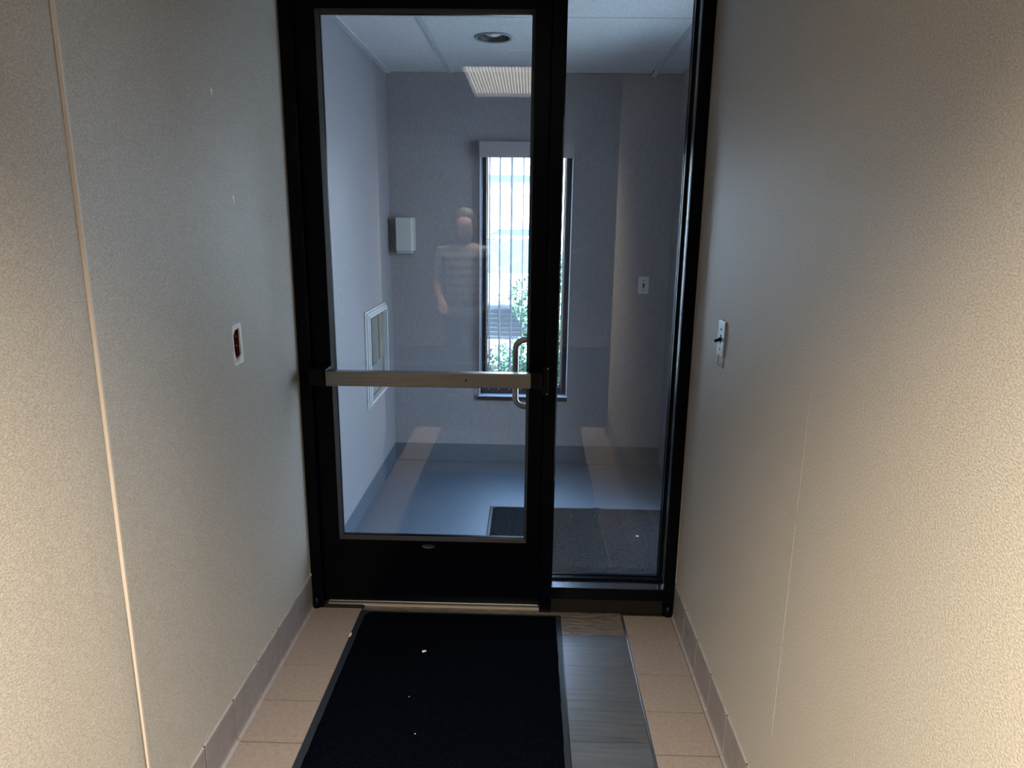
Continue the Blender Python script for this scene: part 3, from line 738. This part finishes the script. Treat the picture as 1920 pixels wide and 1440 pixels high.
# ------------------------------------------------------------------ outside
bm = NB(); bx(bm, -30, 40, YB + .16, 60, -.25, -.10); bx(bm, XV + .13, 40, -20, YB + .16, -.25, -.10)
struct('ground', bm, conc_m, 'pale concrete parking ground outside')
def building():
    b = empty('building', (-2, 27, -.1), 'white low building across the parking lot', 'building')
    bm = NB(); bx(bm, -16, 9, 27, 33, -.1, 5.2); obj('wall', bm, stucco_m, b)
    for x in (-6.0, -.75, 3.6):
        bm = NB(); bx(bm, x, x + 1.7, 26.9, 27.05, 3.15, 3.42); obj('window', bm, mat('teal_glass_band', (.035, .075, .09), .1), b)
    bm = NB(); bx(bm, -16.1, 9.1, 26.8, 33.1, 5.2, 5.4); obj('roof_edge', bm, stucco_m, b)
building()
def car(loc, rz, label, first=True):
    c_ = empty('car', (0, 0, 0), label, 'car')
    # stations along local y (front at -2.3), each: half width, bottom z, top z
    st = [(-2.30, .70, .30, .66), (-2.26, .80, .24, .80), (-2.10, .87, .20, .90), (-1.6, .90, .18, .96), (-1.05, .91, .18, 1.02), (0, .92, .18, 1.02), (1.2, .92, .18, 1.03), (1.9, .90, .22, 1.02), (2.25, .82, .30, .92), (2.32, .74, .36, .75)]
    bm = NB(); rings = []
    for y, hw, zb, zt in st:
        pts = [(-hw * .92, zb), (-hw, zb + .12), (-hw, zb + (zt - zb) * .55), (-hw * .94, zt - .07), (-hw * .80, zt - .005), (-hw * .4, zt + .025), (0, zt + .035), (hw * .4, zt + .025), (hw * .80, zt - .005), (hw * .94, zt - .07), (hw, zb + (zt - zb) * .55), (hw, zb + .12), (hw * .92, zb)]
        rings.append([bm.verts.new((x, y, z)) for x, z in pts])
    for a, b in zip(rings, rings[1:]):
        for k in range(len(a)):
            f = bm.faces.new((a[k], a[(k + 1) % len(a)], b[(k + 1) % len(a)], b[k])); f.smooth = True
    bm.faces.new(rings[0]); bm.faces.new(rings[-1][::-1])
    obj('body', bm, carpaint, c_)
    bm = NB(); cab = [(-1.05, .78, 1.03), (-.35, .64, 1.46), (.7, .64, 1.47), (1.65, .76, 1.03)]
    rr = []
    for y, hw, zt in cab: rr.append((y, hw, zt))
    base = [(-1.05, .80), (1.65, .78)]
    def ring(y, hw, z): return [bm.verts.new((-hw, y, z)), bm.verts.new((0, y + (-.07 if y < 0 else .07), z + .015)), bm.verts.new((hw, y, z))]
    a = ring(-1.05, .80, 1.02); b = ring(-.35, .62, 1.44); d = ring(.7, .62, 1.45); e_ = ring(1.65, .78, 1.02)
    for p, q in ((a, b), (b, d), (d, e_)):
        for k in range(2): bm.faces.new((p[k], p[k + 1], q[k + 1], q[k]))
    bm.faces.new((a[0], b[0], d[0], e_[0])); bm.faces.new((a[2], e_[2], d[2], b[2])); bm.faces.new((a[0], e_[0], e_[1], a[1])); bm.faces.new((a[1], e_[1], e_[2], a[2]))
    obj('windows', bm, carglass, c_)
    bm = NB(); bx(bm, -.60, .60, -.33, .68, 1.45, 1.485); tube(bm, [(-.80, -1.05, 1.03), (-.62, -.35, 1.455)], .03, 8); tube(bm, [(.80, -1.05, 1.03), (.62, -.35, 1.455)], .03, 8)
    tube(bm, [(-.78, 1.65, 1.03), (-.62, .7, 1.465)], .035, 8); tube(bm, [(.78, 1.65, 1.03), (.62, .7, 1.465)], .035, 8)
    obj('roof', bm, carpaint, c_, bevel=.01)
    bm = NB(); bx(bm, -.56, .56, -2.345, -2.25, .42, .80); g_ = obj('grille', bm, grille_m, c_, bevel=.01)
    bm = NB()
    for k in range(7): bx(bm, -.54, .54, -2.362, -2.34, .445 + k * .050, .458 + k * .050)
    obj('grille_bars', bm, chrome_m, c_)
    bm = NB(); bx(bm, -.80, .80, -2.40, -2.24, .13, .415); obj('bumper', bm, carpaint, c_, bevel=.03, seg=3)
    bm = NB()
    for k in range(24):
        pass
    rg = []
    for k in range(25):
        t = 2 * PI * k / 24; rg.append((-.03 + .085 * math.cos(t), -2.345, .865 + .045 * math.sin(t)))
    tube(bm, rg, .010, 8, False); tube(bm, [(-.11, -2.345, .87), (-.03, -2.35, .845), (.05, -2.345, .87)], .008, 8)
    obj('emblem', bm, chrome_m, c_)
    for sgn in (-1, 1):
        bm = NB(); lathe(bm, [(.02, -.01), (.12, 0), (.13, .05), (.10, .10)], (sgn * .68, -2.30, .74), 'y', 24)
        for v in bm.verts: v.co.x = sgn * .68 + (v.co.x - sgn * .68) * 1.3
        obj('headlight', bm, chrome_m, c_)
    for sgn in (-1, 1):
        for y in (-1.45, 1.40):
            bm = NB(); lathe(bm, [(.20, -.11), (.32, -.10), (.335, 0), (.32, .10), (.20, .11)], (sgn * .82, y, .235), 'x', 28)
            wh = obj('wheel', bm, tyre_m, c_)
    for xa in (-1.02, .86):
        bm = NB(); bx(bm, xa, xa + .16, -.95, -.85, 1.0, 1.12); obj('mirror', bm, carpaint, c_, bevel=.02)
    c_.location = loc; c_.rotation_euler = (0, 0, rz)
    return c_
c1 = car((.76, 7.35, -.10), 0.0, 'white car parked nose towards the window, dark barred grille')
c2 = empty('car', (2.0, 18.5, -.10), 'second pale car parked farther back across the lot', 'car')
for ch in list(c1.children):
    d = ch.copy(); COL.objects.link(d); d.parent = c2
c2.rotation_euler = (0, 0, math.radians(80)); c2.location = (.9, 18.5, -.10)

def leafy(name, m, parent, n_, fn, ls, seed):
    rnd = random.Random(seed); bm = NB()
    for _ in range(n_):
        p = fn(rnd)
        if p is None: continue
        a = rnd.uniform(0, 2 * PI); el = rnd.uniform(-.2, 1.2); d = Vector((math.cos(a) * math.cos(el), math.sin(a) * math.cos(el), math.sin(el)))
        s_ = d.cross(Vector((rnd.uniform(-1, 1), rnd.uniform(-1, 1), rnd.uniform(-1, 1)))).normalized(); L_ = ls * rnd.uniform(.7, 1.4); wd_ = L_ * .24
        nrm = d.cross(s_)
        q = [p, p + d * L_ * .45 + s_ * wd_, p + d * L_ + nrm * L_ * .1, p + d * L_ * .45 - s_ * wd_]
        v = [bm.verts.new(x) for x in q]; bm.faces.new((v[0], v[1], v[2])); bm.faces.new((v[0], v[2], v[3]))
    return obj(name, bm, m, parent, recalc=False)
def shrub(name, loc, rx, ry, h, n_, ls, seed, m, label, group=None, z0=.15):
    root = empty(name, loc, label, 'shrub', group)
    def fn(r):
        for _ in range(30):
            x, y, z = r.uniform(-1, 1), r.uniform(-1, 1), r.uniform(0, 1)
            k = (1 - (z ** 2.2)) ** .5 * (.85 + .25 * math.sin(z * 14 + x * 3))
            rr = (x * x + y * y) ** .5
            if rr < k and rr > k * .35: return Vector((loc[0] + x * rx, loc[1] + y * ry, loc[2] + z0 + z * (h - z0)))
        return None
    leafy('foliage', m, root, n_, fn, ls, seed)
    rnd = random.Random(seed + 9); bm = NB()
    for k in range(9):
        a = rnd.uniform(0, 2 * PI); rr = rnd.uniform(.1, .55)
        tube(bm, [(loc[0], loc[1], loc[2]), (loc[0] + math.cos(a) * rx * rr * .5, loc[1] + math.sin(a) * ry * rr * .5, loc[2] + h * .45), (loc[0] + math.cos(a) * rx * rr, loc[1] + math.sin(a) * ry * rr, loc[2] + h * rnd.uniform(.75, 1.02))], [.012, .008, .003], 6)
    obj('stems', bm, bark_m, root)
    return root
shrub('shrub', (1.24, 3.2, -.10), .50, .34, 1.50, 9500, .042, 11, leaf_m, 'tall green leafy shrub just outside the window')
shrub('shrub', (.64, 2.70, -.10), .24, .17, .74, 3200, .038, 12, grass_m, 'low bright green shrub left of the tall one outside', z0=.1)

# ------------------------------------------------------------------ the photographer, seen only as a faint reflection in the door glass
def skin(name, pts, links, radii, m, parent, root=0, sub=2):
    me = bpy.data.meshes.new(name); me.from_pydata([Vector(p) for p in pts], links, []); me.materials.append(m)
    o = bpy.data.objects.new(name, me); COL.objects.link(o); o.parent = parent; o.matrix_parent_inverse = Matrix.Translation(-parent.location)
    md = o.modifiers.new('skin', 'SKIN'); md.use_smooth_shade = True
    sv = me.skin_vertices[0].data if me.skin_vertices else None
    if sv is None:
        bpy.context.view_layer.objects.active = o; bpy.ops.mesh.customdata_skin_add(); sv = me.skin_vertices[0].data
    for i, r in enumerate(radii):
        sv[i].radius = r if isinstance(r, tuple) else (r, r); sv[i].use_root = (i == root)
    sd = o.modifiers.new('subsurf', 'SUBSURF'); sd.levels = sub; sd.render_levels = sub
    return o
PX, PY = .49, -3.12
pr = empty('person', (PX, PY, -.0045), 'person in a striped shirt and dark trousers holding up a phone behind the camera', 'person')
skin_m = mat('skin', (.26, .16, .12), .5); trou = mat('dark_trousers', (.02, .022, .03), .8); hair_m = mat('dark_hair', (.03, .02, .015), .6); shoe = mat('black_shoe', (.01, .01, .01), .5)
shirt = mat('striped_shirt', rough=.8); b_ = shirt.node_tree.nodes['Principled BSDF']
t_ = nn(shirt, 'ShaderNodeTexCoord'); w_ = nn(shirt, 'ShaderNodeTexWave'); w_.bands_direction = 'Z'; w_.inputs['Scale'].default_value = 4.4; w_.inputs['Distortion'].default_value = .6
c_ = nn(shirt, 'ShaderNodeValToRGB'); c_.color_ramp.elements[0].position = .42; c_.color_ramp.elements[1].position = .5; c_.color_ramp.elements[0].color = (.05, .055, .08, 1); c_.color_ramp.elements[1].color = (.38, .38, .40, 1)
lk(shirt, t_.outputs['Object'], w_.inputs[0]); lk(shirt, w_.outputs['Color'], c_.inputs[0]); lk(shirt, c_.outputs[0], b_.inputs['Base Color'])
def Q(*a): return (PX + a[0], PY + a[1], a[2] * .955)
HX, HY, HZ = 1.0387 - PX + .088, -2.705 - PY, 1.56      # right hand beside the phone
# body: pelvis, torso, neck, head with face, arms and hands
pts = [Q(0, 0, .92), Q(0, .01, 1.12), Q(0, .0, 1.32), Q(0, -.01, 1.42), Q(0, .005, 1.49), Q(0, .02, 1.56), Q(0, .02, 1.64), Q(0, .10, 1.585), Q(0, .03, 1.71),
       Q(.17, 0, 1.39), Q(.30, .07, 1.22), Q(HX - .04, HY - .13, 1.44), Q(HX, HY - .035, 1.535), Q(HX + .005, HY, HZ),
       Q(-.17, 0, 1.39), Q(-.24, .02, 1.13), Q(-.18, .17, 1.0), Q(-.15, .22, .96),
       Q(.09, 0, .87), Q(.10, .01, .48), Q(.11, -.01, .08), Q(.12, .10, .035), Q(-.09, 0, .87), Q(-.10, .01, .48), Q(-.11, -.01, .08), Q(-.12, .10, .035)]
rad = [(.15, .10), (.13, .09), (.155, .10), (.13, .08), .055, (.070, .080), (.078, .095), .014, (.062, .075), .060, .045, .036, .026, .030, .060, .045, .034, .030, .085, .058, .042, .034, .085, .058, .042, .034]
lnk = [(0, 1), (1, 2), (2, 3), (3, 4), (4, 5), (5, 6), (5, 7), (6, 8), (3, 9), (9, 10), (10, 11), (11, 12), (12, 13), (3, 14), (14, 15), (15, 16), (16, 17), (0, 18), (18, 19), (19, 20), (20, 21), (0, 22), (22, 23), (23, 24), (24, 25)]
for sgn, base, dirv in ((1, 13, (-.10, .35, .9)), (-1, 17, (.2, .8, -.45))):
    bp_ = Vector(pts[base]); d = Vector(dirv).normalized(); side = Vector((1, 0, 0)) if base == 17 else Vector((0, 1, .1))
    side = (side - d * side.dot(d)).normalized()
    for k, L_ in enumerate((.062, .072, .068, .054)):
        r0 = bp_ + side * (k - 1.5) * .019 + d * .030; i0 = len(pts)
        curl = Vector((-1, 0, 0)) if base == 13 else Vector((0, 0, -1))
        pts += [tuple(r0), tuple(r0 + d * L_ * .55), tuple(r0 + d * L_ * .85 + curl * L_ * .35)]; rad += [.010, .009, .008]; lnk += [(base, i0), (i0, i0 + 1), (i0 + 1, i0 + 2)]
    i0 = len(pts); th_ = bp_ - side * .035 + d * .005
    pts += [tuple(th_), tuple(th_ + (d - side) * .028)]; rad += [.012, .009]; lnk += [(base, i0), (i0, i0 + 1)]
skin('body', pts, lnk, rad, skin_m, pr)
skin('shirt', [Q(0, 0, .90), Q(0, .01, 1.10), Q(0, .0, 1.32), Q(0, -.01, 1.425), Q(.175, 0, 1.395), Q(.245, .035, 1.29), Q(-.175, 0, 1.395), Q(-.215, .012, 1.25)], [(0, 1), (1, 2), (2, 3), (3, 4), (4, 5), (3, 6), (6, 7)],
     [(.175, .135), (.165, .13), (.18, .135), (.14, .10), .080, .068, .080, .068], shirt, pr)
skin('trousers', [Q(0, 0, .95), Q(.095, 0, .86), Q(.10, .01, .48), Q(.11, -.01, .12), Q(-.095, 0, .86), Q(-.10, .01, .48), Q(-.11, -.01, .12)], [(0, 1), (1, 2), (2, 3), (0, 4), (4, 5), (5, 6)],
     [(.17, .13), .105, .078, .065, .105, .078, .065], trou, pr)
for sx0 in (.115, -.115):
    bm = NB(); bmesh.ops.create_uvsphere(bm, u_segments=20, v_segments=12, radius=1)
    for v in bm.verts: v.co = Vector((PX + sx0 + v.co.x * .052, PY + .05 + v.co.y * .145, max(-.004, .035 + v.co.z * .055)))
    obj('shoe', bm, shoe, pr)
bm = NB(); bmesh.ops.create_uvsphere(bm, u_segments=24, v_segments=16, radius=1)
for v in bm.verts:
    x, y, z = v.co; v.co = Vector((PX + x * .105, PY - .015 + (y * .115 if y < .3 else .035 + (y - .3) * .05), 1.585 + (z * .115 if z > 0 else z * .20)))
obj('hair', bm, hair_m, pr)
for ex in (-.032, .032):
    bm = NB(); bmesh.ops.create_uvsphere(bm, u_segments=10, v_segments=8, radius=.011)
    bmesh.ops.translate(bm, vec=(PX + ex, PY + .098, 1.552), verts=bm.verts); obj('eye', bm, mat('eye', (.05, .03, .02), .2), pr)
bm = NB(); bx(bm, 1.0387 - .095, 1.0387 + .058, -2.6720, -2.6640, 1.545, 1.620)
ph_ = tag(obj('phone', bm, dark_m, bevel=.003), 'black phone held sideways at arm height behind the camera', 'phone')
for dz in (.048, .012):
    bm = NB(); lathe(bm, [(.0075, -.004), (.0075, .001)], (1.0387 + .035, -2.664 , 1.545 + dz), 'y', 20); obj('camera_lens', bm, dark_m, ph_)
